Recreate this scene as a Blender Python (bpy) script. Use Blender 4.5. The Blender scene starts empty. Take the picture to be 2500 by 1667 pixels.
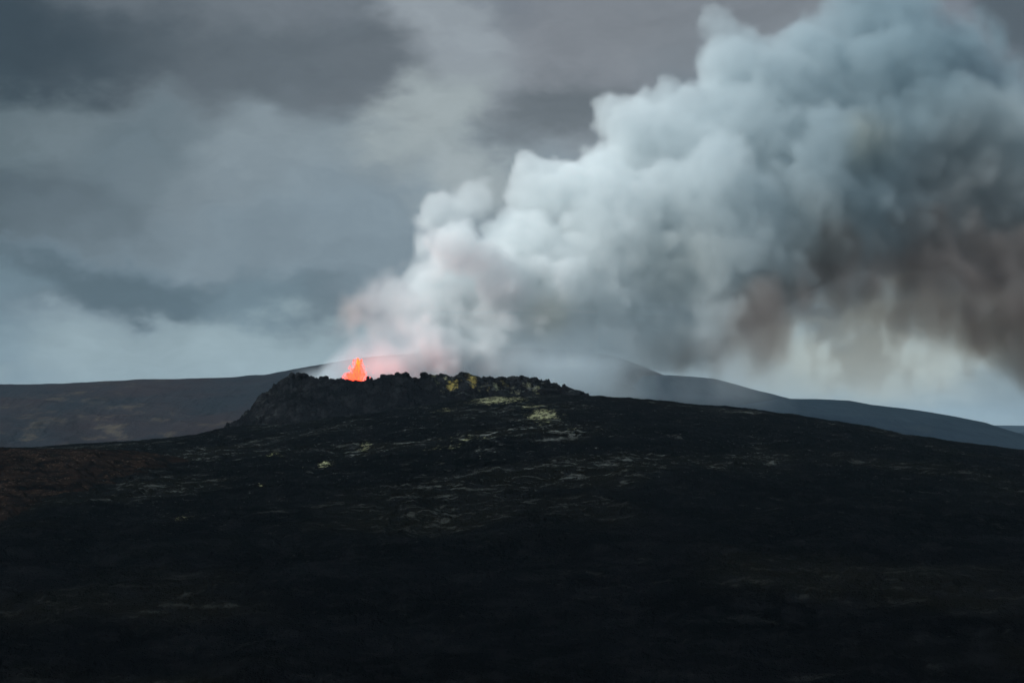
import bpy, math, random
import numpy as np
from mathutils import Vector

# ------------------------------------------------------------------ camera
sc = bpy.context.scene
C = sc.collection
W_, H_, F_ = 1024.0, 682.0, 1911.0           # picture size and focal length in pixels
HORIZ = 436.0                                # picture row of the true horizon
PITCH = math.atan((HORIZ - H_ / 2) / F_)
cam_d = bpy.data.cameras.new('camera'); cam = bpy.data.objects.new('camera', cam_d); C.objects.link(cam)
cam_d.sensor_width = 36.0; cam_d.lens = 36.0 * F_ / W_
cam_d.clip_start = 0.5; cam_d.clip_end = 60000
cam.location = (0, 0, 0); cam.rotation_euler = (math.pi / 2 + PITCH, 0, 0)
sc.camera = cam
sc.view_settings.view_transform = 'Standard'; sc.view_settings.look = 'None'
sc.view_settings.exposure = 0.0; sc.view_settings.gamma = 1.0
sc.render.film_transparent = False
cy = sc.cycles
cy.use_denoising = True
cy.max_bounces = 8; cy.diffuse_bounces = 2; cy.glossy_bounces = 1; cy.transmission_bounces = 1
cy.transparent_max_bounces = 8; cy.volume_bounces = 5
cy.volume_step_rate = 2.2; cy.volume_preview_step_rate = 1.6; cy.volume_max_steps = 512
cy.sample_clamp_indirect = 4.0

def at(px, py, Y):
    """point in the place seen at a picture position, at distance Y north of the camera"""
    u = (px - W_ / 2) / F_; v = (H_ / 2 - py) / F_
    c, s = math.cos(PITCH), math.sin(PITCH)
    d = (u, c - v * s, s + v * c)
    k = Y / d[1]
    return np.array((d[0] * k, Y, d[2] * k))
def srgb(r, g, b):
    f = lambda c: (c / 255 / 12.92) if c <= 10 else (((c / 255) + .055) / 1.055) ** 2.4
    return (f(r), f(g), f(b))

# ------------------------------------------------------------------ sun
SUN_EL, SUN_AZ = 36.0, -114.0                 # azimuth from straight ahead (+Y), negative = left
sd = bpy.data.lights.new('sun', 'SUN'); sun = bpy.data.objects.new('sun', sd); C.objects.link(sun)
sd.energy = 3.9; sd.angle = math.radians(8); sd.color = (1.0, 0.975, 0.94)
sv = Vector((math.sin(math.radians(SUN_AZ)) * math.cos(math.radians(SUN_EL)),
             math.cos(math.radians(SUN_AZ)) * math.cos(math.radians(SUN_EL)), math.sin(math.radians(SUN_EL))))
sun.rotation_euler = sv.to_track_quat('Z', 'Y').to_euler()
sun.location = (-300, 300, 400)

# ------------------------------------------------------------------ node helper
class NT:
    def __init__(s, tree): s.t = tree; s.n = tree.nodes; s.l = tree.links
    def node(s, typ, ins=None, **kw):
        n = s.n.new(typ)
        for k, v in kw.items(): setattr(n, k, v)
        for k, v in (ins or {}).items(): s.set(n.inputs[k], v)
        return n
    def set(s, sock, v):
        if isinstance(v, bpy.types.NodeSocket): s.l.new(v, sock)
        elif isinstance(v, bpy.types.Node): s.l.new(v.outputs[0], sock)
        else:
            if isinstance(v, (tuple, list)) and len(v) == 3 and sock.type == 'RGBA': v = tuple(v) + (1,)
            sock.default_value = v
    def m(s, op, *a):
        n = s.n.new('ShaderNodeMath'); n.operation = op
        for i, v in enumerate(a): s.set(n.inputs[i], v)
        return n.outputs[0]
    def vm(s, op, *a):
        n = s.n.new('ShaderNodeVectorMath'); n.operation = op
        for i, v in enumerate(a):
            s.set(n.inputs['Scale'] if (op == 'SCALE' and i == 1) else n.inputs[i], v)
        return n.outputs['Value'] if op in ('LENGTH', 'DOT_PRODUCT', 'DISTANCE') else n.outputs[0]
    def mr(s, v, a, b, c=0.0, d=1.0, kind='SMOOTHSTEP'):
        n = s.node('ShaderNodeMapRange', {0: v, 1: a, 2: b, 3: c, 4: d}, interpolation_type=kind)
        return n.outputs[0]
    def mix(s, f, a, b, blend='MIX'):
        n = s.n.new('ShaderNodeMix'); n.data_type = 'RGBA'; n.blend_type = blend
        s.set(n.inputs[0], f); s.set(n.inputs[6], a); s.set(n.inputs[7], b)
        return n.outputs[2]
    def noise(s, vec, scale, detail=3, rough=.5, **kw):
        n = s.node('ShaderNodeTexNoise', {'Vector': vec, 'Scale': scale, 'Detail': detail, 'Roughness': rough}, **kw)
        return n

# ------------------------------------------------------------------ world: overcast, soft cloud bands
world = bpy.data.worlds.new('World'); sc.world = world; world.use_nodes = True
w = NT(world.node_tree); w.n.clear()
tc = w.node('ShaderNodeTexCoord')
d = tc.outputs['Generated']
sx = w.node('ShaderNodeSeparateXYZ', {0: d})
az = w.m('ARCTAN2', sx.outputs[0], sx.outputs[1])
el = w.m('ARCSINE', sx.outputs[2])
comb = w.node('ShaderNodeCombineXYZ', {0: az, 1: el})
A0 = comb.outputs[0]                          # angles in radians
nz1 = w.noise(A0, 7.0, 4, .5)
nz2 = w.noise(w.vm('MULTIPLY', A0, (1, 1.7, 1)), 26.0, 4, .55)
warp = w.vm('SCALE', w.vm('SUBTRACT', nz1.outputs['Color'], (.5, .5, .5)), .060)
warp2 = w.vm('SCALE', w.vm('SUBTRACT', nz2.outputs['Color'], (.5, .5, .5)), .045)
A = w.vm('ADD', w.vm('ADD', A0, warp), warp2)
sel = w.node('ShaderNodeSeparateXYZ', {0: A})
def PX(px): return (px - 512) / F_
def PY(py): return (HORIZ - py) / F_
# base by elevation
ramp = w.node('ShaderNodeValToRGB', {0: w.mr(sel.outputs[1], 0.0, 0.5, kind='LINEAR')})
cr = ramp.color_ramp; cr.interpolation = 'EASE'
stops = [(0.0, (142, 158, 163)), (.07, (136, 153, 160)), (.16, (112, 128, 138)), (.27, (122, 134, 142)), (.36, (110, 120, 128)), (.46, (112, 118, 126)), (.62, (128, 138, 148)), (1.0, (168, 180, 192))]
cr.elements[0].position = 0; cr.elements[0].color = srgb(*stops[0][1]) + (1,)
cr.elements[1].position = 1; cr.elements[1].color = srgb(*stops[-1][1]) + (1,)
for p_, c_ in stops[1:-1]:
    e = cr.elements.new(p_); e.color = srgb(*c_) + (1,)
col = ramp.outputs[0]
# (px, py, rx, ry, angle degrees, colour, alpha)
SKY = [
 (250, 95, 430, 100, 0, (88, 96, 102), .95),
 (430, 70, 150, 70, 20, (100, 107, 113), .8),
 (-60, 60, 240, 210, 0, (46, 58, 66), 1.0),
 (-70, 200, 130, 190, 0, (58, 72, 80), .7),
 (215, 10, 190, 40, 0, (108, 116, 122), .5),
 (60, 150, 150, 42, 0, (108, 123, 129), .6),
 (320, 175, 260, 62, -6, (130, 143, 150), .85),
 (485, 60, 62, 210, 50, (143, 151, 157), .95),
 (460, 190, 75, 42, 10, (160, 170, 173), .85),
 (425, 130, 80, 50, 30, (157, 167, 169), .9),
 (585, 60, 90, 80, 0, (127, 131, 137), .8),
 (560, 118, 85, 46, 10, (96, 103, 108), .95),
 (720, 10, 200, 90, 0, (122, 127, 132), .7),
 (1035, 20, 60, 70, 0, (66, 76, 82), .8),
 (145, 170, 75, 55, 10, (90, 105, 113), .75),
 (60, 215, 170, 46, 0, (84, 97, 105), .7),
 (300, 210, 170, 50, -8, (124, 137, 145), .7),
 (370, 245, 190, 60, 0, (118, 133, 143), .8),
 (100, 262, 140, 18, -4, (104, 122, 134), .6),
 (160, 286, 220, 30, -5, (76, 93, 103), 1.0),
 (268, 298, 60, 32, 0, (108, 128, 139), .7),
 (10, 285, 60, 22, 0, (112, 134, 146), .6),
 (0, 350, 70, 70, 0, (104, 126, 140), .7),
 (250, 355, 240, 48, 0, (147, 166, 173), .85),
 (870, 360, 170, 62, 0, (168, 176, 170), .95),
 (1040, 400, 80, 60, 0, (118, 130, 133), .7),
]
for px, py, rx, ry, ang, c_, a_ in SKY:
    mp = w.node('ShaderNodeMapping', {'Vector': A, 'Location': (PX(px), PY(py), 0), 'Rotation': (0, 0, math.radians(ang)),
                                     'Scale': (rx / F_, ry / F_, 1)}, vector_type='TEXTURE')
    L_ = w.vm('LENGTH', mp.outputs[0])
    fac = w.m('MULTIPLY', w.mr(L_, 1.35, 0.25, kind='SMOOTHERSTEP'), a_)
    col = w.mix(fac, col, srgb(*c_))
# small mottling of the cloud base
mott = w.noise(w.vm('MULTIPLY', A, (1, 1.6, 1)), 14.0, 5, .5)
col = w.mix(1.0, col, w.node('ShaderNodeCombineXYZ', {i: w.mr(mott.outputs[0], .25, .75, .88, 1.12, 'LINEAR') for i in range(3)}).outputs[0], 'MULTIPLY')
fine = w.noise(w.vm('MULTIPLY', A, (1, 2.6, 1)), 38.0, 6, .6)
col = w.mix(1.0, col, w.node('ShaderNodeCombineXYZ', {i: w.mr(fine.outputs[0], .25, .75, .93, 1.07, 'LINEAR') for i in range(3)}).outputs[0], 'MULTIPLY')
# sky brightened behind the camera, on the sun's side, as added fill for the smoke
back = w.mr(w.vm('DOT_PRODUCT', d, (-.55, -.80, .25)), -.15, .75)
col = w.mix(w.m('MULTIPLY', back, .9), col, (.66, .79, .86))
# ground-side hemisphere stays dark
low = w.mr(sel.outputs[1], -0.06, -0.02)
col = w.mix(low, (.01, .012, .015), col)
sky = w.node('ShaderNodeTexSky', sky_type='NISHITA')
sky.sun_disc = False; sky.sun_elevation = math.radians(SUN_EL); sky.sun_rotation = math.radians(SUN_AZ)
sky.dust_density = 3.0
bg_sky = w.node('ShaderNodeBackground', {0: sky.outputs[0], 1: .006})
bg_cl = w.node('ShaderNodeBackground', {0: col, 1: 1.0})
add = w.node('ShaderNodeAddShader', {0: bg_sky, 1: bg_cl})
w.node('ShaderNodeOutputWorld', {0: add})
world.cycles.sampling_method = 'MANUAL'; world.cycles.sample_map_resolution = 512

# ------------------------------------------------------------------ numpy noise
rng = np.random.default_rng(7)
def perlin(x, y, seed=0):
    r = np.random.default_rng(seed); n = 512
    th = r.random((n, n)) * 2 * np.pi; gx, gy = np.cos(th), np.sin(th)
    xi = np.floor(x).astype(np.int64); yi = np.floor(y).astype(np.int64)
    fx = x - xi; fy = y - yi
    u = fx * fx * fx * (fx * (fx * 6 - 15) + 10); v = fy * fy * fy * (fy * (fy * 6 - 15) + 10)
    def g(i, j): 
        a = (xi + i) % n; b = (yi + j) % n
        return gx[a, b] * (fx - i) + gy[a, b] * (fy - j)
    a = g(0, 0) * (1 - u) + g(1, 0) * u; b = g(0, 1) * (1 - u) + g(1, 1) * u
    return (a * (1 - v) + b * v) * 1.5
def fbm(x, y, wl, octs, seed=0, gain=.5, ridged=False):
    s = 0; amp = 1
    for o in range(octs):
        n = perlin(x / wl + 17.3 * o, y / wl - 9.1 * o, seed + o)
        s = s + amp * ((1 - 2 * np.abs(n)) if ridged else n)
        amp *= gain; wl /= 2.03
    return s
def ss(t): t = np.clip(t, 0, 1); return t * t * (3 - 2 * t)

def grid_mesh(name, X, Y, Z, mat, smooth=True):
    nr, nc = X.shape
    me = bpy.data.meshes.new(name)
    co = np.stack([X, Y, Z], -1).astype(np.float32).reshape(-1)
    me.vertices.add(nr * nc); me.vertices.foreach_set('co', co)
    i = np.arange(nr - 1)[:, None] * nc + np.arange(nc - 1)[None, :]
    q = np.stack([i, i + 1, i + nc + 1, i + nc], -1).reshape(-1).astype(np.int32)
    nf = (nr - 1) * (nc - 1)
    me.loops.add(nf * 4); me.loops.foreach_set('vertex_index', q)
    me.polygons.add(nf); me.polygons.foreach_set('loop_start', np.arange(nf, dtype=np.int32) * 4)
    me.polygons.foreach_set('use_smooth', np.full(nf, smooth))
    me.update(calc_edges=True)
    me.materials.append(mat)
    o = bpy.data.objects.new(name, me); C.objects.link(o)
    return o
def attr(o, name, arr):
    a = o.data.attributes.new(name, 'FLOAT', 'POINT'); a.data.foreach_set('value', np.asarray(arr, np.float32).ravel())

# ------------------------------------------------------------------ terrain shape
# crest of the lava shield at Y = 1000: picture column -> row
CR = np.array([(-400, 474), (-200, 462), (0, 450.5), (50, 447), (100, 443.5), (150, 439.5), (200, 434), (222, 428.5), (245, 426), (275, 424), (300, 421), (350, 412),
               (400, 405), (450, 399), (500, 394.5), (560, 393), (600, 395.5), (650, 399.5), (700, 404.5), (725, 405), (750, 408), (800, 416), (850, 424),
               (900, 432.5), (915, 434), (950, 440), (1024, 449.5), (1200, 471), (1500, 490)], float)
YC = 1000.0
cx_w = (CR[:, 0] - 512) / F_ * YC
cz_w = np.array([at(p[0], p[1], YC)[2] for p in CR])
VAL = -45.0
def ground_base(x, y):
    x = np.asarray(x, float); y = np.asarray(y, float)
    # a crest line that holds its columns when seen from the south
    crest = np.interp(x, cx_w, cz_w)
    t = np.clip((y - 330) / (YC - 330), 0, 1)
    s = .80 * t + .20 * ss(t)
    z = VAL + (crest - VAL) * s
    back = np.clip((y - YC) / 420, 0, 1)
    z = np.where(y > YC, crest + (-38 - crest) * ss(back * .5 + .0) * 1.0 + (-38 - crest) * (back * .5), z)
    z = np.where(y > YC + 420, -38, z)
    # hillside the camera stands on
    hs = -1.7 - np.clip(y - 3, 0, None) * .22
    k = np.clip((y - 100) / 120, 0, 1)
    z = np.where(y < 330, np.maximum(hs, VAL), z)
    return z
def rough_lava(x, y):
    wx = x + 9 * perlin(x / 30, y / 30, 90); wy = y + 9 * perlin(x / 30, y / 30, 91)
    a = fbm(x, y, 150, 2, 11) * 3.0
    b = (fbm(wx, wy, 46, 3, 21, .55, True) - .6) * 1.5
    c = (fbm(wx, wy * 1.0, 11, 5, 31, .62, True) - .7) * .62
    return a + b + c
def ground_z(x, y):
    z = ground_base(x, y)
    near = ss((np.asarray(y) - 15) / 60)
    far = 1 - .75 * ss((np.asarray(y) - 1500) / 1500)
    edge = 1 - .62 * np.exp(-((np.asarray(y) - YC) / 110) ** 2)
    return z + rough_lava(x, y) * near * far * edge
# rows and columns fan out with distance
rows = np.concatenate([np.linspace(-80, 300, 40), np.linspace(302, 620, 190), np.linspace(621, 1030, 560), np.linspace(1032, 1500, 80), np.geomspace(1520, 30000, 60)])
cols = np.concatenate([np.linspace(-1.2, -.40, 60)[:-1], np.linspace(-.40, -.29, 60)[:-1], np.linspace(-.29, .29, 1150), np.linspace(.29, .40, 60)[1:], np.linspace(.40, 1.2, 60)[1:]])
U, YY = np.meshgrid(cols, rows)
XX = U * (np.maximum(YY, 0) + 25)
ZZ = ground_z(XX, YY)
# keep the lava crest on its line: rows near YC
def ground_hit(px, py):
    ys = np.linspace(345, 1000, 1400)
    p = np.array([at(px, py, y_) for y_ in ys])
    g = ground_base(p[:, 0], ys)
    k = np.argmax(g >= p[:, 2]) if (g >= p[:, 2]).any() else len(ys) - 1
    return p[k][0], ys[k]

# ------------------------------------------------------------------ materials
def new_mat(name):
    m = bpy.data.materials.new(name); m.use_nodes = True
    t = NT(m.node_tree); t.n.clear()
    return m, t
def lava_material(name, dark, light, spots=True, bump=1.0, spot_cols=((.18, .20, .10), (.33, .34, .22)), spec=.0, olive=(1.8, 1.55, .9)):
    m, t = new_mat(name)
    g = t.node('ShaderNodeNewGeometry'); P = g.outputs['Position']
    n1 = t.noise(P, .035, 6, .62); n2 = t.noise(P, .45, 5, .65); n3 = t.noise(P, 2.2, 3, .6)
    base = t.mix(t.mr(n1.outputs[0], .35, .68), dark, light)
    base = t.mix(t.mr(n2.outputs[0], .4, .7), base, t.mix(.5, base, light))
    base = t.mix(t.mr(t.noise(P, .012, 3, .5).outputs[0], .45, .7), base, (light[0] * olive[0], light[1] * olive[1], light[2] * olive[2]))
    base = t.mix(t.m('MULTIPLY', t.mr(t.noise(P, .13, 5, .7).outputs[0], .5, .60), .7), base, (light[0] * 2.6, light[1] * 2.5, light[2] * 2.3))
    # pale crust flecks: long thin folds catching on the flow
    wv = t.node('ShaderNodeTexNoise', {'Vector': t.vm('MULTIPLY', P, (.10, .20, .3)), 'Scale': 1.0, 'Detail': 6, 'Roughness': .72, 'Distortion': .8})
    fl = t.mr(wv.outputs[0], .58, .72)
    rid = t.node('ShaderNodeTexNoise', {'Vector': t.vm('MULTIPLY', P, (.05, .09, .2)), 'Scale': 1.0, 'Detail': 7, 'Roughness': .68, 'Distortion': .5}, noise_type='RIDGED_MULTIFRACTAL')
    fl2 = t.m('MULTIPLY', t.mr(t.noise(P, .012, 2, .5).outputs[0], .5, .62), t.mr(wv.outputs[0], .53, .66))
    sp = t.noise(t.vm('MULTIPLY', P, (.5, .6, .8)), 1.0, 5, .7)
    spk = t.m('MULTIPLY', t.mr(sp.outputs[0], .62, .70), t.mr(t.noise(P, .03, 3, .6).outputs[0], .46, .6))
    fleck = t.m('MAXIMUM', t.m('MAXIMUM', t.m('MULTIPLY', fl, .6), t.m('MULTIPLY', fl2, .8)), spk)
    if spots:
        a1 = t.node('ShaderNodeAttribute', attribute_name='crust').outputs['Fac']
        a2 = t.node('ShaderNodeAttribute', attribute_name='ochre').outputs['Fac']
        near = t.node('ShaderNodeAttribute', attribute_name='fleck').outputs['Fac']
        base = t.mix(t.m('MULTIPLY', fleck, near), base, (.11, .125, .12))
        brk = t.noise(t.vm('MULTIPLY', P, (.30, .34, .6)), 1.0, 8, .8)
        gate = lambda a_: t.mr(t.m('ADD', brk.outputs[0], t.m('MULTIPLY', t.m('SUBTRACT', a_, 1.0), .30)), .43, .56)
        mk = gate(a1)
        sc_ = t.mix(t.mr(n2.outputs[0], .3, .7), spot_cols[0], spot_cols[1])
        base = t.mix(t.m('MULTIPLY', mk, t.mr(n3.outputs[0], .2, .6, .5, 1.0)), base, sc_)
        mk2 = gate(a2)
        oc = t.mix(t.mr(n3.outputs[0], .35, .65), (.16, .16, .06), (.32, .23, .06))
        base = t.mix(mk2, base, oc)
    h = t.m('ADD', t.m('MULTIPLY', n2.outputs[0], 1.1), t.m('MULTIPLY', n3.outputs[0], .35))
    h = t.m('ADD', h, t.m('MULTIPLY', rid.outputs[0], .5))
    bp = t.node('ShaderNodeBump', {'Height': h, 'Strength': 1.0 * bump, 'Distance': 1.6})
    p = t.node('ShaderNodeBsdfPrincipled', {'Base Color': base, 'Roughness': .72, 'Specular IOR Level': spec, 'Normal': bp.outputs[0]})
    t.node('ShaderNodeOutputMaterial', {0: p})
    return m
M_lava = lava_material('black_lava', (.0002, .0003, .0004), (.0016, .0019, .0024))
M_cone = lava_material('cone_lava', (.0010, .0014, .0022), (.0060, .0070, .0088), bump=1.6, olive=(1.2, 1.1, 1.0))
M_rock = lava_material('rim_lava', (.0012, .0016, .0024), (.006, .007, .0085), spots=False, olive=(1.2, 1.1, 1.0))

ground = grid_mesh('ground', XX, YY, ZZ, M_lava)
ground['kind'] = 'structure'
crust = np.zeros_like(XX)
PATCH = [(498, 399, 34, 4.5, .95), (470, 402, 22, 3, .45), (533, 407, 16, 4, .9), (543, 416, 20, 5.5, 1.05), (520, 421, 14, 2.4, .55), (554, 425, 22, 3, .7), (575, 433, 20, 2.5, .6),
         (445, 410, 16, 3.5, .75), (464, 437, 30, 4, .8), (430, 449, 22, 5, .75), (452, 445, 20, 5, .7), (367, 441, 9, 4, .9), (273, 452, 10, 2.5, .85), (326, 458, 9, 4, 1.0),
         (310, 465, 18, 4, .6), (600, 436, 14, 3, .6), (700, 460, 30, 6, .35), (380, 403, 20, 2, .5), (300, 412, 12, 2, .45), (480, 455, 26, 3, .4), (545, 396, 20, 2.5, .55),
         (183, 517, 14, 2.5, .75), (262, 489, 4, 1.6, 1.2), (500, 545, 30, 4, .5), (550, 560, 36, 5, .5), (640, 470, 40, 5, .3), (240, 425, 20, 4, .35), (350, 400, 8, 3, .6)]
for px, py, rx, ry, a_ in PATCH:
    x0, y0 = ground_hit(px, py); x1, y1 = ground_hit(px, py - ry); x2, y2 = ground_hit(px, py + ry)
    wx = 1.25 * rx / F_ * y0; wy = 1.2 * max((y1 - y2) / 2, 3.0)
    crust = np.maximum(crust, a_ * np.exp(-(((XX - x0) / wx) ** 2 + ((YY - y0) / wy) ** 2) * .9))
attr(ground, 'crust', crust); attr(ground, 'ochre', np.zeros_like(XX))
fk = 1.0 * np.exp(-(((XX / np.maximum(YY, 50) + .02) / .22) ** 2)) * ss((YY - 480) / 350)
attr(ground, 'fleck', .14 + .95 * fk)

# ------------------------------------------------------------------ crater cone
def thing(name, label, cat, loc=(0, 0, 0), group=None):
    o = bpy.data.objects.new(name, None); C.objects.link(o); o.location = loc
    o['label'] = label; o['category'] = cat
    if group: o['group'] = group
    return o
def tag(o, label=None, cat=None, group=None, kind=None):
    for k, v in (('label', label), ('category', cat), ('group', group), ('kind', kind)):
        if v: o[k] = v
    return o
def parent(o, p):
    o.parent = p; o.matrix_parent_inverse = __import__('mathutils').Matrix.Translation(-Vector(p.location))

CCX, CCY, RX, RY = at(404, 380, 1035)[0], 1035.0, 60.5, 42.0
RIM = np.array([(270, 374), (287, 376), (290, 374.2), (296, 375.5), (303, 375), (309, 376.8), (313, 377), (317.5, 378.4), (323, 377.6), (329.4, 378), (333, 377.4), (343, 379.2), (351, 380.4), (360, 379.4),
                (367, 378), (373, 377.6), (378, 378), (382, 374.8), (392, 375), (397, 374), (406, 374), (416, 375.7), (424, 373.4), (432, 374), (441, 374), (452, 373.4), (463, 372.6), (472, 374.8),
                (480, 377), (493, 378.2), (500, 378), (506, 378), (512, 377), (520, 378.6), (540, 381)], float)
def cone_z(x, y):
    dx = (x - CCX) / RX; dy = (y - CCY) / RY
    rho = np.sqrt(dx * dx + dy * dy) + 1e-6; th = np.arctan2(dy, dx)
    # irregular outline
    wob = 1 + .035 * perlin(np.cos(th) * 3 + 5, np.sin(th) * 3, 50)
    rho = rho / wob
    rimx = CCX + RX * np.cos(th); rimy = CCY + RY * np.sin(th)
    rpx = rimx / rimy * F_ + 512
    Hf = (HORIZ - np.interp(rpx, RIM[:, 0], RIM[:, 1])) / F_ * rimy
    Hb = (HORIZ - np.interp(rpx, [280, 300, 330, 520], [374, 373.5, 381, 384])) / F_ * rimy
    bk = ss((np.sin(th) + .05) / .35)
    Hh = Hf * (1 - bk) + Hb * bk
    dist = (rho - 1) * np.sqrt((RX * np.cos(th)) ** 2 + (RY * np.sin(th)) ** 2)
    right = ss((np.cos(th) - .45) / .45)
    do = np.clip(dist, 0, None)
    slope = 1.02 * (1 - right) + .36 * right
    drop = slope * do * (1 - .10 * np.clip(do / 30, 0, 1)) 
    di = np.clip(-dist, 0, None)
    inner = np.minimum(1.3 * di, 15)
    z = Hh - drop - inner
    wl = ss(1 - np.abs(dist) / 4) 
    lum = fbm(x + 40, y + (z * .7), 16, 6, 61, .64, True) * 1.9
    gul = fbm(x, y * .6 + z * .8, 9, 4, 71, .55) * 1.1 * ss(do / 6)
    amp = .5 + .9 * ss(do / 8)
    edgeclump = fbm(th * 24, th * 0, 1.0, 3, 81, .6) * .55 * wl
    return z + (lum - 1.75 + 1.1 * ss(do / 12)) * amp + gul + edgeclump
gx, gy = np.meshgrid(np.arange(CCX - 108, CCX + 150, .42), np.arange(CCY - 92, CCY + 70, .45))
cz = cone_z(gx, gy)
# trim the skirt well below the surface around it
cz = np.maximum(cz, ground_base(gx, gy) - 3.5)
cone_root = thing('volcanic_crater', 'dark jagged spatter cone with a broken rim around the glowing vent, streaked with yellow crust', 'crater', (float(CCX), float(CCY), 0))
cone = grid_mesh('cone', gx, gy, cz, M_cone); parent(cone, cone_root)
och = np.zeros_like(gx); cru = np.zeros_like(gx)
def on_cone(px, py):
    ys = np.linspace(930, 1005, 300); p = np.array([at(px, py, y_) for y_ in ys])
    g = cone_z(p[:, 0], ys); k = np.argmax(g >= p[:, 2]) if (g >= p[:, 2]).any() else 200
    return p[k]
for px, py, r_, a_, arr in [(451, 387, 6, 1.3, 1), (456, 384, 5, 1.1, 1), (472, 377, 6, 1.2, 1), (473, 382, 5, 1.1, 1), (447, 380, 6, .9, 0), (520, 384, 12, .9, 0), (505, 382, 8, .8, 1), (540, 389, 12, .9, 0), (434, 377, 5, .9, 0), (438, 383, 5, .9, 0), (443, 389, 5, .9, 0), (430, 374, 4, .7, 0),
                            (497, 388, 7, .95, 0), (487, 384, 6, .7, 1), (461, 379, 9, .6, 1), (527, 386, 8, .8, 0), (515, 392, 10, .8, 0), (480, 390, 9, .6, 1), (392, 380, 3, .6, 0), (345, 400, 5, .5, 0), (300, 377, 5, .6, 1)]:
    q = on_cone(px, py); rr = r_ / F_ * q[1]
    zz_w = 1.2
    dd = ((gx - q[0]) / rr) ** 2 + ((gy - q[1]) / (rr * 1.1)) ** 2
    tgt = och if arr else cru
    np.maximum(tgt, a_ * np.exp(-dd * .8), out=tgt)
attr(cone, 'ochre', och); attr(cone, 'crust', cru); attr(cone, 'fleck', np.full_like(gx, .25) + .5 * ss((gx - CCX) / 60))

def rock_mesh(name, r, seed, squash=(1, 1, 1), mat=None, sub=3, amp=.35):
    import bmesh
    bm = bmesh.new(); bmesh.ops.create_icosphere(bm, subdivisions=sub, radius=1)
    from mathutils import noise as mn
    for v in bm.verts:
        p = v.co.copy()
        n = mn.fractal(p * 1.3 + Vector((seed * 7.1, seed, 0)), .8, 2.1, 4) 
        v.co = Vector((p.x * squash[0], p.y * squash[1], p.z * squash[2])) * r * (1 + amp * n)
    me = bpy.data.meshes.new(name); bm.to_mesh(me); bm.free()
    me.materials.append(mat or M_rock)
    return me
random.seed(3)
for i, (px, py, r) in enumerate([(292.2, 373.8, 1.5), (299.5, 374.2, 1.9), (304.5, 374.2, 1.6), (321, 376.6, 1.0), (326, 376.4, 1.1), (367.8, 376.8, .9), (371.5, 377.6, .7), (383.5, 374.8, 1.3), (397.5, 373.4, 1.5),
                                 (405.5, 373.6, 1.7), (424, 373.4, 1.7), (441, 374.2, 1.2), (462, 373.4, 1.9), (500.5, 377.8, 1.7), (512.5, 378, 2.0)]):
    # lump sits on the rim: find the rim distance
    th = -math.acos(max(-1, min(1, ((px - 512) / F_ * 1000 - CCX) / RX)))
    Yr = CCY + RY * math.sin(th)
    q = at(px, py, Yr)
    me = rock_mesh('rim_rock', r, i + 1, (1 + .3 * random.random(), 1, .9), M_rock)
    o = bpy.data.objects.new('rim_rock', me); C.objects.link(o); o.location = (q[0], q[1], q[2] - r * .35); parent(o, cone_root)

# standing rock where the cone's left flank meets the shield, and a pale block lower down
q = at(228, 427, 1000)
o = bpy.data.objects.new('lava_boulder', rock_mesh('lava_boulder', 1.25, 33, (.8, .8, 1.35), M_rock)); C.objects.link(o)
o.location = (q[0], 998, q[2] + .9)
tag(o, 'small pointed black rock standing alone at the foot of the crater slope', 'rock')
for px in (548, 572):
    q = at(px, {548: 391, 572: 394}[px], 1000)
    o = bpy.data.objects.new('lava_mound', rock_mesh('lava_mound', {548: 4.2, 572: 3.4}[px], px, (1.5, 1.2, .62), M_rock, 4, .25)); C.objects.link(o)
    o.location = (q[0], 1002, q[2] - .8)
    tag(o, {548: 'dark rounded lava hump on the skyline just beyond the crater rim, the larger of two', 572: 'low dark lava hump on the skyline farther down the slope, the smaller of two'}[px], 'lava mound')

# ------------------------------------------------------------------ hills
def hill_material(name, cols, scale, bump=.4, streak=(1, 1, 1)):
    m, t = new_mat(name)
    P = t.node('ShaderNodeNewGeometry').outputs['Position']
    Q = t.vm('MULTIPLY', P, streak)
    n1 = t.noise(Q, scale, 6, .6); n2 = t.noise(Q, scale * 6, 5, .65)
    b = t.mix(t.mr(n1.outputs[0], .38, .62), cols[0], cols[1])
    b = t.mix(t.m('MULTIPLY', t.mr(n2.outputs[0], .5, .68), t.mr(t.noise(Q, scale * .7, 3).outputs[0], .45, .6)), b, cols[2])
    bp = t.node('ShaderNodeBump', {'Height': n2.outputs[0], 'Strength': bump, 'Distance': 1.0 / scale / 20})
    p = t.node('ShaderNodeBsdfPrincipled', {'Base Color': b, 'Roughness': .95, 'Specular IOR Level': 0.0, 'Normal': bp.outputs[0]})
    t.node('ShaderNodeOutputMaterial', {0: p})
    return m
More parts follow.
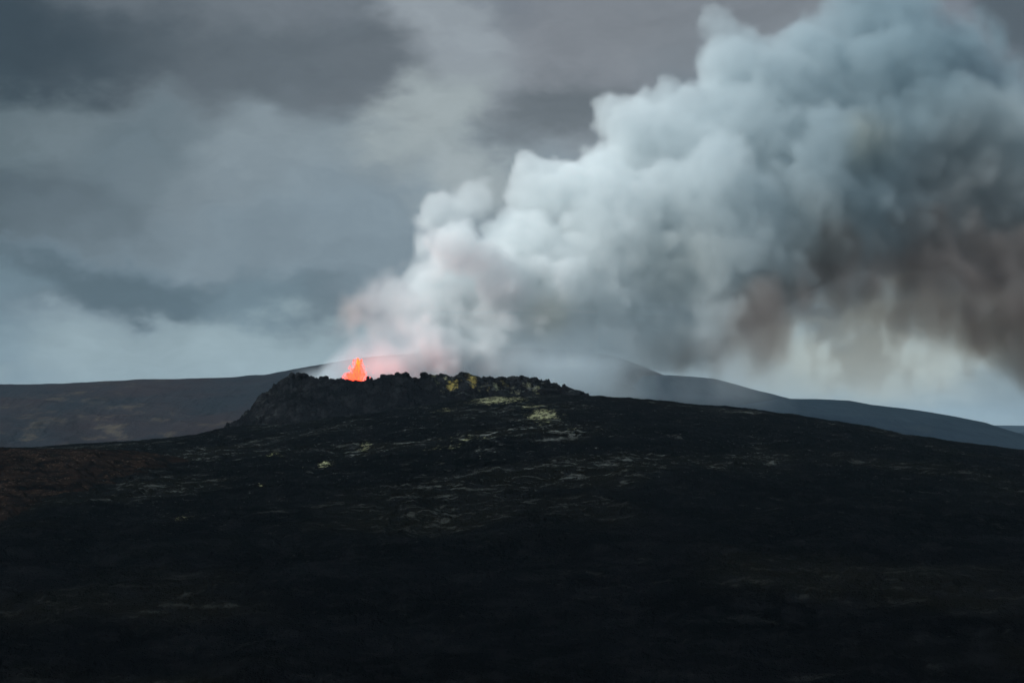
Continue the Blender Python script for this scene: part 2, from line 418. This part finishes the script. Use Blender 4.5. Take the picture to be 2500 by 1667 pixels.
def ridge(name, table, D, front, back, mat, seed, amp=.06, base=-42, nx=500, ny=110, wl=None, shape=1.3):
    tb = np.array(table, float)
    xs = (tb[:, 0] - 512) / F_ * D; zs = np.array([at(p[0], p[1], D)[2] for p in tb])
    X, T = np.meshgrid(np.linspace(xs[0], xs[-1], nx), np.linspace(-1, 1, ny))
    # smooth the crest table a little
    crest = np.interp(X[0], xs, zs); k = max(3, nx // 90); ker = np.hanning(k + 2); ker /= ker.sum()
    crest = np.convolve(np.pad(crest, k, mode='edge'), ker, 'same')[k:-k]
    end = ss((np.arange(nx) / nx) / .03) * ss((1 - np.arange(nx) / nx) / .03)
    Y = D + np.where(T < 0, T * front, T * back)
    prof = np.where(T < 0, (1 + T), (1 - T)); prof = np.clip(prof, 0, 1)
    prof = 1 - (1 - prof) ** shape
    Z = base + (crest[None, :] - base) * prof
    wl = wl or front / 3
    hgt = np.clip(crest.mean() - base, 5, None)
    Z = Z + hgt * amp * fbm(X, Y, wl, 6, seed, .55, True) * np.clip(1 - prof, 0, 1) ** .5 * np.where(np.abs(T) > .999, 0, 1)
    Z = Z + hgt * amp * .06 * fbm(X, Y, wl / 6, 4, seed + 9)
    o = grid_mesh(name, X, Y, Z, mat); o['kind'] = 'structure'
    return o
M_left = hill_material('brown_moor', ((.019, .017, .020), (.013, .017, .022), (.046, .041, .034)), .0045, .5, (1, .5, 2.5))  # brown moor; its bluish tones stand in for part of the distance haze
M_far = hill_material('hazed_hill', ((.012, .021, .031), (.016, .027, .037), (.018, .027, .034)), .004, .3)  # blue distance haze put into the far hills' own colour
ridge('hill', [(-420, 392), (-150, 388), (0, 384.2), (60, 383.6), (80, 382.2), (100, 382), (135, 380.4), (170, 379.6), (195, 379), (238, 377.4), (250, 375.6), (268, 374.8), (285, 371.5), (300, 368.8), (315, 366),
                (340, 361.5), (380, 356), (430, 353), (480, 349), (500, 347.5), (535, 347.5), (560, 349.5), (600, 353.5), (620, 359), (640, 366.5), (657, 374), (700, 392), (760, 420)],
      3000, 900, 900, M_left, 120, .09, -42, 1100, 130)
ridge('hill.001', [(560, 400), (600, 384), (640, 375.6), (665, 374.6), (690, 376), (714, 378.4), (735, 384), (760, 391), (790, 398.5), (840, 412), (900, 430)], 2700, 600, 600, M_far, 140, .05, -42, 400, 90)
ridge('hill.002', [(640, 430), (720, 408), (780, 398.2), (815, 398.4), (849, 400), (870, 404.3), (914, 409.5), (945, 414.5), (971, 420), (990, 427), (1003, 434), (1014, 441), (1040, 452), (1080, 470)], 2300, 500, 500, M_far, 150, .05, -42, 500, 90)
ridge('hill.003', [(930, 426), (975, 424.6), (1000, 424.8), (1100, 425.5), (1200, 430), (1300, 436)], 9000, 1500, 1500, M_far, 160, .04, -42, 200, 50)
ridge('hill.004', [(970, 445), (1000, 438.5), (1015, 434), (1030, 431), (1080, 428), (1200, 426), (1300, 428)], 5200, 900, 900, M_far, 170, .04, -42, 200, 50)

# near brown hillside on the left
M_brown = hill_material('brown_slope', ((.0085, .0056, .0045), (.0009, .0009, .0011), (.044, .031, .023)), .13, 1.0)
bx, by = np.meshgrid(np.linspace(-420, -70, 700), np.linspace(560, 900, 480))
ycr = 770 + (bx + 260) * .12
tb = np.array([(-400, 436), (-200, 442), (-60, 447), (30, 450.5), (90, 451), (150, 458), (185, 467), (215, 480), (240, 493), (270, 512), (300, 530)], float)
cxs = (tb[:, 0] - 512) / F_ * 740; czs = (HORIZ - tb[:, 1]) / F_ * 740
crz = np.interp(bx, cxs, czs)
dy_ = by - ycr
bz = crz - np.where(dy_ < 0, .138, .12) * (np.sqrt(dy_ ** 2 + 18 ** 2) - 18)
gul = fbm(bx + by * .5, by * .22 - bx * .1, 26, 5, 210, .6, True) * 1.1
bz = bz + (gul - .8) * ss(np.abs(dy_) / 30) + fbm(bx, by, 6, 4, 220, .6, True) * .35
bz = np.maximum(bz, ground_base(bx, by) - 6)
bh = grid_mesh('hillside', bx, by, bz, M_brown); bh['kind'] = 'structure'

# ------------------------------------------------------------------ lava fountain
def emis(name, col, s):
    m, t = new_mat(name)
    P = t.node('ShaderNodeNewGeometry').outputs['Position']
    n = t.noise(P, .9, 4, .6)
    c = t.mix(t.mr(n.outputs[0], .35, .65), col[0], col[1])
    e = t.node('ShaderNodeEmission', {0: c, 1: s}); t.node('ShaderNodeOutputMaterial', {0: e}); return m
M_core = emis('molten_core', ((5.0, .22, .05), (6.0, .60, .06)), 1.0)
M_outer = emis('molten_spray', ((3.6, .17, .09), (4.2, .30, .13)), 1.0)
FX, FY = at(358, 380, 1040)[0], 1040.0
fz = at(358, 382, 1040)[2]
fr = thing('lava_fountain', 'glowing orange lava fountain spurting up from the crater', 'lava fountain', (float(FX), FY, float(fz) - 9))
def spray(name, n, mat, hr, wr, seed, th=.45, jit=1.0):
    """streams thrown up from the vent, each a tapering curved strand broken into clots"""
    r = np.random.default_rng(seed); V = []; Fc = []
    for i in range(n):
        a = r.random() * 2 * np.pi; hh = hr[0] + (hr[1] - hr[0]) * r.random() ** 1.3
        wd = wr * (1.15 - hh / 26) * r.random() ** .7
        rad = th * (.5 + r.random())
        seg = 12; prev = None
        full = r.random() < .5
        for k in range(seg + 1):
            t_ = k / seg
            x = wd * np.cos(a) * t_ * (1 + .5 * t_) + .25 * r.normal() * jit - (1 - hh / 22) * 2.2 * t_; y = wd * np.sin(a) * t_ + .25 * r.normal() * jit
            z = hh * (2 * t_ - t_ * t_) if full else hh * (2.3 * t_ - 1.7 * t_ * t_) / .78
            rr = rad * (1.25 - t_) * (.6 + .8 * r.random()) + .04
            base = len(V)
            for q_ in range(6):
                b = q_ * np.pi / 3
                V.append((x + rr * np.cos(b), y + rr * np.sin(b), z))
            if prev is not None:
                for q_ in range(6): Fc.append((prev + q_, prev + (q_ + 1) % 6, base + (q_ + 1) % 6, base + q_))
            prev = base
        Fc.append(tuple(prev + q_ for q_ in range(6)))
    me = bpy.data.meshes.new(name); me.from_pydata(V, [], Fc); me.update(); me.materials.append(mat)
    o = bpy.data.objects.new(name, me); C.objects.link(o); o.parent = fr
    return o
spray('core_jet', 46, M_core, (12, 23.0), 2.3, 1, .62)
s2 = spray('outer_spray', 75, M_outer, (11, 18.5), 8.0, 2, .30)
s3 = spray('low_spray', 34, M_outer, (11, 14.5), 6.0, 9, .30)
s3.location = (-3.5, 0, 0)
def clots(name, n, mat, seed):
    import bmesh
    r = random.Random(seed); bm = bmesh.new()
    from mathutils import Matrix
    for i in range(n):
        z = 9 + 12.5 * r.random(); wdt = 8 * (1.12 - z / 24) + .6
        p = Vector((r.gauss(0, wdt * .55), r.gauss(0, wdt * .5), z))
        s = .12 + .26 * r.random() ** 2
        bmesh.ops.create_icosphere(bm, subdivisions=1, radius=s, matrix=Matrix.Translation(p) @ Matrix.Diagonal((1, 1, 1.6, 1)))
    me = bpy.data.meshes.new(name); bm.to_mesh(me); bm.free(); me.materials.append(mat)
    o = bpy.data.objects.new(name, me); C.objects.link(o); o.parent = fr; o['kind'] = 'stuff'; return o
clots('spatter', 260, M_outer, 5)

bm_r = np.random.default_rng(4)  # unseen glowing pool, added inside the crater to redden the smoke
pv_ = [(0, 0, .9)]; pf_ = []
for k in range(3):
    for q_ in range(48):
        a_ = q_ / 48 * 2 * math.pi; rr = (5, 11, 17 + 1.2 * math.sin(3 * a_) + .8 * math.sin(7 * a_ + 1))[k]
        pv_.append((rr * math.cos(a_) + 4, rr * math.sin(a_) * .9 - 3, (.8, .5, -.3)[k] + .15 * bm_r.normal()))
for q_ in range(48):
    n_ = (q_ + 1) % 48
    pf_.append((0, 1 + q_, 1 + n_))
    for k in range(2): pf_.append((1 + k * 48 + q_, 1 + (k + 1) * 48 + q_, 1 + (k + 1) * 48 + n_, 1 + k * 48 + n_))
me = bpy.data.meshes.new('added_glow_pool'); me.from_pydata(pv_, [], pf_); me.update()
me.materials.append(emis('added_glow', ((6, .42, .30), (7, .8, .5)), 1.9))
o = bpy.data.objects.new('added_glow_pool', me); C.objects.link(o); o.parent = fr

# ------------------------------------------------------------------ smoke
def interp_mat(n, cells, rs, off):
    """cubic B-spline interpolation weights from a random lattice to n samples"""
    x = off + np.arange(n) * cells
    i = np.floor(x).astype(int); f = x - i
    Wm = np.zeros((n, int(i.max()) + 5), np.float32)
    w0 = (1 - f) ** 3 / 6; w1 = (3 * f ** 3 - 6 * f ** 2 + 4) / 6; w2 = (-3 * f ** 3 + 3 * f ** 2 + 3 * f + 1) / 6; w3 = f ** 3 / 6
    for k, ww in enumerate((w0, w1, w2, w3)): Wm[np.arange(n), i + k] += ww
    return Wm
def vnoise(shape, vox, wl, seed):
    r = np.random.default_rng(seed)
    ms = [interp_mat(n, vox[k] / (wl[k] if isinstance(wl, (tuple, list)) else wl), r, r.random()) for k, n in enumerate(shape)]
    R = (r.random(tuple(m_.shape[1] for m_ in ms)).astype(np.float32) - .5)
    a = np.tensordot(ms[0], R, (1, 0)); a = np.tensordot(a, ms[1], (1, 1)); a = np.tensordot(a, ms[2], (1, 1))
    return a * 3.4                                # about -1..1
def smoke(name, lo, hi, vox, dens_fn, mat, label, cat):
    shape = tuple(int(round((hi[k] - lo[k]) / vox)) + 1 for k in range(3))
    ax = [np.linspace(lo[k], hi[k], shape[k], dtype=np.float32) for k in range(3)]
    v = [(hi[k] - lo[k]) / (shape[k] - 1) for k in range(3)]
    D = dens_fn(ax, shape, v).astype(np.float32)
    for a_ in range(3):
        sl = [slice(None)] * 3
        for e_ in (0, -1): sl[a_] = e_; D[tuple(sl)] = 0
    N = D.size; assert N < 16_700_000, N
    co = np.empty(shape + (3,), np.float32)
    co[..., 0] = ax[0][:, None, None]; co[..., 1] = ax[1][None, :, None]; co[..., 2] = ax[2][None, None, :]
    me = bpy.data.meshes.new(name); me.vertices.add(N); me.vertices.foreach_set('co', co.ravel())
    a = me.attributes.new('amount', 'FLOAT', 'POINT'); a.data.foreach_set('value', D.ravel())
    me.materials.append(mat)
    o = bpy.data.objects.new(name, me); C.objects.link(o)
    ng = bpy.data.node_groups.new(name, 'GeometryNodeTree')
    ng.interface.new_socket('Geometry', in_out='INPUT', socket_type='NodeSocketGeometry')
    ng.interface.new_socket('Geometry', in_out='OUTPUT', socket_type='NodeSocketGeometry')
    g = NT(ng)
    gi = g.node('NodeGroupInput'); go = g.node('NodeGroupOutput')
    p = g.node('ShaderNodeSeparateXYZ', {0: g.node('GeometryNodeInputPosition')})
    ii = [g.m('ROUND', g.m('DIVIDE', g.m('SUBTRACT', p.outputs[k], float(lo[k])), float(v[k]))) for k in range(3)]
    idx = g.m('MULTIPLY_ADD', g.m('MULTIPLY_ADD', ii[0], float(shape[1]), ii[1]), float(shape[2]), ii[2])
    at_ = g.node('GeometryNodeInputNamedAttribute', {0: 'amount'}, data_type='FLOAT')
    si = g.node('GeometryNodeSampleIndex', data_type='FLOAT', domain='POINT')
    g.set(si.inputs[0], gi.outputs[0]); g.set(si.inputs['Value'], at_.outputs[0]); g.set(si.inputs['Index'], idx)
    vc = g.node('GeometryNodeVolumeCube', {'Density': si.outputs[0], 'Background': 0.0, 'Min': tuple(lo), 'Max': tuple(hi),
                'Resolution X': shape[0], 'Resolution Y': shape[1], 'Resolution Z': shape[2]})
    sm = g.node('GeometryNodeSetMaterial', {0: vc.outputs[0], 'Material': mat})
    g.set(go.inputs[0], sm.outputs[0])
    o.modifiers.new('volume', 'NODES').node_group = ng
    tag(o, label, cat, kind='stuff')
    return o

# billows: (column, row, radius) in picture units, distance Y, weight of thickness
B = [ # vent column
 (354, 362, 13, 1048, .25), (354, 335, 17, 1060, .30), (360, 310, 20, 1066, .34), (372, 290, 21, 1075, .4), (385, 330, 28, 1075, .35), (392, 285, 24, 1085, .5),
 (378, 358, 20, 1060, .28), (410, 352, 26, 1075, .5), (440, 345, 30, 1085, .7), (420, 310, 34, 1090, .7), (415, 272, 22, 1095, .7),
 # first white billows
 (460, 252, 31, 1085, 1), (445, 300, 34, 1105, 1), (480, 335, 34, 1090, 1), (520, 320, 36, 1100, 1), (500, 283, 36, 1095, 1), (503, 240, 24, 1120, 1), (530, 240, 30, 1125, 1), (545, 270, 34, 1120, 1),
 (555, 308, 32, 1110, 1), (448, 222, 12, 1120, .8), (590, 290, 36, 1140, 1), (575, 250, 30, 1130, 1), (515, 350, 20, 1085, .4), (560, 345, 18, 1110, .3),
 # second row
 (557, 190, 37, 1160, 1), (530, 205, 24, 1160, 1), (600, 200, 36, 1175, 1), (632, 218, 40, 1165, 1), (600, 240, 36, 1150, 1), (640, 262, 40, 1150, 1), (622, 318, 36, 1140, 1), (655, 330, 32, 1150, 1),
 # third: round head
 (640, 128, 33, 1190, 1), (612, 118, 20, 1200, 1), (675, 104, 32, 1205, 1), (700, 92, 24, 1215, 1), (662, 165, 40, 1200, 1), (610, 160, 26, 1195, 1),
 (720, 176, 34, 1160, 1), (748, 215, 38, 1165, 1), (772, 256, 34, 1170, 1), (700, 225, 42, 1165, 1), (700, 275, 40, 1160, 1), (735, 295, 36, 1165, 1), (722, 326, 25, 1140, 1), (680, 315, 32, 1160, 1), (752, 330, 20, 1160, .8),
 # upper middle
 (722, 48, 32, 1230, 1), (705, 32, 16, 1235, 1), (745, 85, 46, 1230, 1), (735, 130, 46, 1215, 1), (790, 78, 38, 1240, 1), (775, 130, 48, 1225, 1), (815, 95, 42, 1240, 1), (700, 130, 36, 1210, 1),
 (850, 140, 50, 1235, 1), (800, 190, 50, 1220, 1), (860, 200, 52, 1230, 1), (820, 235, 42, 1215, 1), (880, 225, 50, 1215, 1),
 # high right mass
 (855, 30, 42, 1270, 1), (900, 48, 52, 1275, 1), (950, 62, 52, 1285, 1), (985, 95, 46, 1290, 1), (905, 115, 60, 1265, 1), (965, 150, 62, 1270, 1), (1010, 140, 44, 1290, 1), (930, 200, 60, 1250, 1), (1000, 220, 60, 1265, 1),
 (1050, 170, 58, 1290, 1), (1070, 240, 60, 1280, 1), (1110, 190, 60, 1300, 1), (880, -10, 40, 1290, 1), (870, 0, 40, 1290, 1), (1130, 260, 55, 1290, 1),
]
# low thin smoke joining the billows to the ground behind the rim
B += [(450, 370, 26, 1095, .4), (500, 372, 28, 1100, .4), (550, 382, 22, 1110, .15), (600, 382, 22, 1120, .15), (640, 380, 20, 1135, .12), (400, 372, 20, 1080, .35), (352, 375, 12, 1056, .2), (480, 392, 24, 1100, .3), (600, 350, 22, 1135, .4),
      (352, 300, 13, 1060, .35), (349, 325, 12, 1056, .3)]
B += [(398, 366, 18, 1066, 1), (428, 364, 24, 1073, 1.5), (462, 364, 26, 1078, 1.6), (498, 364, 24, 1086, 1.3), (418, 335, 22, 1075, .8), (372, 350, 18, 1066, .35), (525, 352, 20, 1095, .4), (575, 338, 28, 1110, .7), (610, 332, 30, 1125, .9), (650, 336, 28, 1140, .9), (685, 340, 28, 1150, .9), (715, 350, 18, 1155, .6), (690, 362, 16, 1160, .5)]
B += [(436, 214, 7, 1110, .9), (445, 208, 8, 1115, .9), (431, 228, 9, 1105, .9), (428, 245, 9, 1100, .9), (486, 196, 8, 1130, .5), (478, 203, 8, 1130, .5), (470, 212, 10, 1125, .6)]
# the thick body behind the nearer puffs
B += [(600, 320, 42, 1135, 1), (650, 320, 40, 1150, 1), (690, 335, 32, 1160, 1), (560, 335, 28, 1115, .8), (625, 345, 22, 1135, .6), (480, 300, 40, 1120, 1), (540, 270, 50, 1140, 1), (600, 260, 60, 1165, 1), (640, 220, 70, 1190, 1), (700, 170, 72, 1220, 1), (760, 150, 85, 1245, 1), (820, 160, 95, 1255, 1),
      (720, 250, 75, 1195, 1), (780, 215, 75, 1215, 1), (900, 140, 100, 1270, 1), (980, 170, 100, 1285, 1), (1080, 180, 100, 1290, 1), (660, 150, 55, 1215, 1), (620, 300, 50, 1160, 1), (590, 215, 50, 1170, 1),
      (740, 80, 52, 1250, 1), (800, 90, 60, 1255, 1), (870, 60, 62, 1280, 1), (560, 322, 30, 1125, 1), (680, 325, 32, 1165, 1)]
# brown underside, trailing right
BR = [(655, 346, 18, 1135, .45), (688, 356, 20, 1137, .6), (714, 348, 20, 1138, .8), (742, 326, 18, 1140, .8), (708, 374, 14, 1138, .8), (660, 346, 20, 1150, .6), (692, 356, 22, 1150, .8), (722, 354, 26, 1150, .9), (745, 332, 20, 1155, 1), (765, 310, 20, 1160, 1), (707, 376, 16, 1155, .6), (620, 345, 16, 1150, .4), (795, 286, 20, 1160, 1), (835, 276, 22, 1180, 1), (870, 284, 24, 1185, 1), (905, 305, 26, 1190, 1), (940, 322, 26, 1195, 1), (975, 335, 26, 1200, .9), (800, 272, 26, 1170, .8), (778, 300, 22, 1165, .8), (745, 345, 18, 1160, .8), (722, 362, 15, 1160, .7), (708, 374, 11, 1160, .6), (690, 350, 24, 1175, .6), (668, 345, 22, 1180, .5), (640, 350, 22, 1180, .45),
      (840, 268, 34, 1190, 1), (880, 276, 34, 1195, 1), (930, 288, 40, 1200, 1), (975, 300, 44, 1210, 1), (1020, 308, 48, 1220, 1), (1070, 320, 52, 1230, 1), (1120, 330, 50, 1240, 1),
      (910, 312, 22, 1200, .5), (950, 325, 24, 1205, .6), (992, 335, 22, 1205, .6), (1030, 350, 24, 1215, .5), (860, 300, 16, 1190, .35), (820, 290, 14, 1185, .35), (1000, 250, 50, 1240, .8), (930, 250, 40, 1230, .8)]
# olive-brown stains inside the steam (dirty gas): column, row, radius
def field_from(blobs, ax, shape, v, k=3.0, wamp=7.0, seed=100, kids=0):
    """signed distance (m, negative inside) to a merged cluster of billows in gently warped air, and a thickness weight"""
    acc = np.full(shape, 1e-6, np.float32); Wt = np.zeros(shape, np.float32)
    warp = [wamp * vnoise(shape, v, 34, seed + q_) + wamp * .45 * vnoise(shape, v, 15, seed + 5 + q_) for q_ in range(3)]
    r = np.random.default_rng(seed); L = []
    for (px, py, rr, Y, wt) in blobs:
        c = at(px, py, Y); R = rr / F_ * Y; L.append((c, R, wt))
        for q_ in range(kids):
            d = r.normal(size=3); d /= np.linalg.norm(d)
            if d[1] > .35: d[1] *= -1
            q2 = R * (.22 + .24 * r.random())
            L.append((c + d * (R - .25 * q2), q2, wt))
    for c, R, wt in L:
        m_ = R + 5 * k + wamp * 1.2
        sl = []
        for q_ in range(3):
            a0 = np.searchsorted(ax[q_], c[q_] - m_); a1 = np.searchsorted(ax[q_], c[q_] + m_)
            sl.append(slice(a0, a1))
        sl = tuple(sl)
        if any(q_.stop - q_.start < 2 for q_ in sl): continue
        X = ax[0][sl[0]][:, None, None] + warp[0][sl] - np.float32(c[0]); Y_ = ax[1][sl[1]][None, :, None] + warp[1][sl] - np.float32(c[1]); Z = ax[2][sl[2]][None, None, :] + warp[2][sl] - np.float32(c[2])
        dd = np.sqrt(X * X + Y_ * Y_ + Z * Z) - np.float32(R)
        e = np.exp(-np.clip(dd / k, -9, 12)); acc[sl] += e; Wt[sl] += e * np.float32(wt)
    return -k * np.log(acc), Wt / acc
def plume_density(ax, shape, v):
    S, Wt = field_from(B, ax, shape, v, 2.6, 8.0, 100, 16)
    gx_ = ax[0][:, None, None]
    grow = np.clip((gx_ + 90) / 330, 0, 1)
    S += 5.6 - (4.5 + 4.5 * grow) * np.abs(vnoise(shape, v, 22, 1)) - (3.0 + 2.5 * grow) * np.abs(vnoise(shape, v, 11, 2)) - 4.2 * np.abs(vnoise(shape, v, 6.0, 3))
    S -= 3.0 * vnoise(shape, v, 13, 6) + 2.6 * vnoise(shape, v, 4.5, 7)
    edge = 3.0 + 10.0 * np.clip((gx_ - 110) / 230, 0, 1) + 6.0 * np.clip(1 - Wt, 0, 1)
    D = np.clip(-S / edge, 0, 1); D = D * D * (3 - 2 * D)
    halo = np.clip((5 - S) / 16, 0, 1) * np.clip(.5 + .9 * vnoise(shape, v, 20, 8) + .5 * vnoise(shape, v, 8, 9), 0, 1) * .05
    return np.maximum(D * Wt ** 1.15 * (1 + 1.3 * np.clip((90 - gx_) / 120, 0, 1)), halo * (Wt > .05))
def brown_density(ax, shape, v):
    S, Wt = field_from(BR, ax, shape, v, 5.0, 9.0, 300, 0)
    S += -5 - 11 * vnoise(shape, v, (26, 30, 40), 11) - 11 * vnoise(shape, v, (9, 14, 15), 12) - 7 * vnoise(shape, v, (5, 7, 9), 13)
    D = np.clip(-S / 15, 0, 1) ** 1.2
    # torn wisps hanging below
    wx = ax[0][:, None, None]; wz = ax[2][None, None, :]
    top = at(0, 305, 1190)[2]; bot = at(0, 395, 1190)[2]
    hang = np.clip((top + 8 - wz) / 12, 0, 1) * np.clip((wz - bot) / (top - bot), 0, 1)
    xr = np.clip((wx - at(770, 0, 1190)[0]) / 30, 0, 1)
    yb = np.exp(-((ax[1][None, :, None] - 1190) / 11) ** 2)
    n = vnoise(shape, v, (15, 40, 30), 21) * .55 + vnoise(shape, v, (7, 30, 12), 22) * .5 + vnoise(shape, v, (4, 12, 5.5), 23) * .3
    wis = np.clip((n - .16 + .42 * hang) / .22, 0, 1) * hang ** .6 * xr * yb
    return np.maximum(D * Wt, wis * .9)
def veil_density(ax, shape, v):
    wx = ax[0][:, None, None]; wy = ax[1][None, :, None]; wz = ax[2][None, None, :]
    n = vnoise(shape, v, (26, 26, 40), 31) * .6 + vnoise(shape, v, (11, 11, 16), 32) * .4 + vnoise(shape, v, (5, 5, 7), 33) * .22
    px = wx / wy * F_ + 512; py = HORIZ - wz / wy * F_
    xs = np.clip((px - 285) / 40, 0, 1) * np.clip((800 - px) / 160, 0, 1)
    zs = np.clip((420 - py) / 25, 0, 1) * np.clip((py - 318) / 45, 0, 1)
    leftcap = np.clip((py - 366 + np.clip((px - 318) / 55, 0, 1) * 52) / 14, 0, 1)
    yb = np.exp(-((wy - 1110) / 34) ** 2)
    amt = .55 + .9 * np.exp(-((px - 470) / 75) ** 2) + .5 * np.exp(-((px - 330) / 30) ** 2) + .8 * np.exp(-((px - 570) / 60) ** 2) * np.clip((py - 350) / 15, 0, 1)
    return np.clip(n * .9 + .42, 0, 1) * xs * zs * yb * amt * leftcap

def smoke_mat(name, dens, colfn, aniso, absorb=(0, 0, 0)):
    m, t = new_mat(name)
    P = t.node('ShaderNodeNewGeometry').outputs['Position']
    a = t.node('ShaderNodeAttribute', attribute_name='density').outputs['Fac']
    c = colfn(t, P)
    vol = t.node('ShaderNodeVolumePrincipled', {'Color': c, 'Density': t.m('MULTIPLY', a, dens), 'Anisotropy': aniso, 'Density Attribute': '', 'Absorption Color': absorb})
    t.node('ShaderNodeOutputMaterial', {'Volume': vol})
    return m
def steam_col(t, P):
    c = (.950, .990, .998)
    out = None
    # olive / brown stains where ash-laden gas rolls into the steam: centre, radius, colour
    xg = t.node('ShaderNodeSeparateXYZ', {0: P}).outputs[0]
    c = t.mix(t.mr(xg, -20.0, 330.0), c, (.41, .54, .60))  # shade on the plume's right half put into the colour, darker along x
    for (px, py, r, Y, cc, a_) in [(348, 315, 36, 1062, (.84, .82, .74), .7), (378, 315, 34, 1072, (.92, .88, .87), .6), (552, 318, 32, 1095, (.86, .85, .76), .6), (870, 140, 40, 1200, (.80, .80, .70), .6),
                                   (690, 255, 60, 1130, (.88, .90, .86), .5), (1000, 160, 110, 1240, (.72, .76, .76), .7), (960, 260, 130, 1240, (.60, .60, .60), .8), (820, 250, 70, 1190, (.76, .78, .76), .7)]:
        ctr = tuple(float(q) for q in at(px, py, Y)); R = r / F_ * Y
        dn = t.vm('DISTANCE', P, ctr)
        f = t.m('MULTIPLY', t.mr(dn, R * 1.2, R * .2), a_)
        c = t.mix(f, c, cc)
    return c
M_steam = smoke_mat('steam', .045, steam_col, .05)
M_brownsmoke = smoke_mat('ash_smoke', .06, lambda t, P: t.mix(0.0, (.255, .245, .25), (0, 0, 0)), .1, (.21, .135, .09))
M_veil = smoke_mat('gas_veil', .055, lambda t, P: t.mix(0.0, (.84, .94, .99), (0, 0, 0)), .0)
import os
if not os.environ.get('NOSMOKE'):
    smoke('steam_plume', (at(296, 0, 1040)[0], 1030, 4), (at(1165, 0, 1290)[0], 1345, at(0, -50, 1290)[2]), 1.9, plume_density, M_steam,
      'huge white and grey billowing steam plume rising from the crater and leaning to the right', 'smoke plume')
    smoke('ash_smoke', (at(600, 0, 1150)[0], 1120, 8), (at(1165, 0, 1290)[0], 1290, at(0, 215, 1290)[2]), 1.8, brown_density, M_brownsmoke,
      'dark brown ash smoke hanging in torn wisps under the right side of the plume', 'ash smoke')
    smoke('gas_veil', (at(280, 0, 1060)[0], 1062, 0), (at(820, 0, 1180)[0], 1180, at(0, 315, 1150)[2]), 1.8, veil_density, M_veil,
      'thin pale blue smoke drifting low behind the crater rim in front of the mountain', 'smoke')

# ------------------------------------------------------------------ haze
me = bpy.data.meshes.new('haze')
lo, hi = (-14000, -100, -60), (14000, 31000, 420)
V = [(x, y, z) for z in (lo[2], hi[2]) for y in (lo[1], hi[1]) for x in (lo[0], hi[0])]
me.from_pydata(V, [], [(0, 2, 3, 1), (4, 5, 7, 6), (0, 1, 5, 4), (2, 6, 7, 3), (0, 4, 6, 2), (1, 3, 7, 5)]); me.update()
m, t = new_mat('haze')
pv = t.node('ShaderNodeVolumePrincipled', {'Color': (.55, .80, 1.0), 'Density': .000017, 'Anisotropy': 0.0})
t.node('ShaderNodeOutputMaterial', {'Volume': pv}); me.materials.append(m)
hz = bpy.data.objects.new('haze', me); C.objects.link(hz); hz['kind'] = 'stuff'
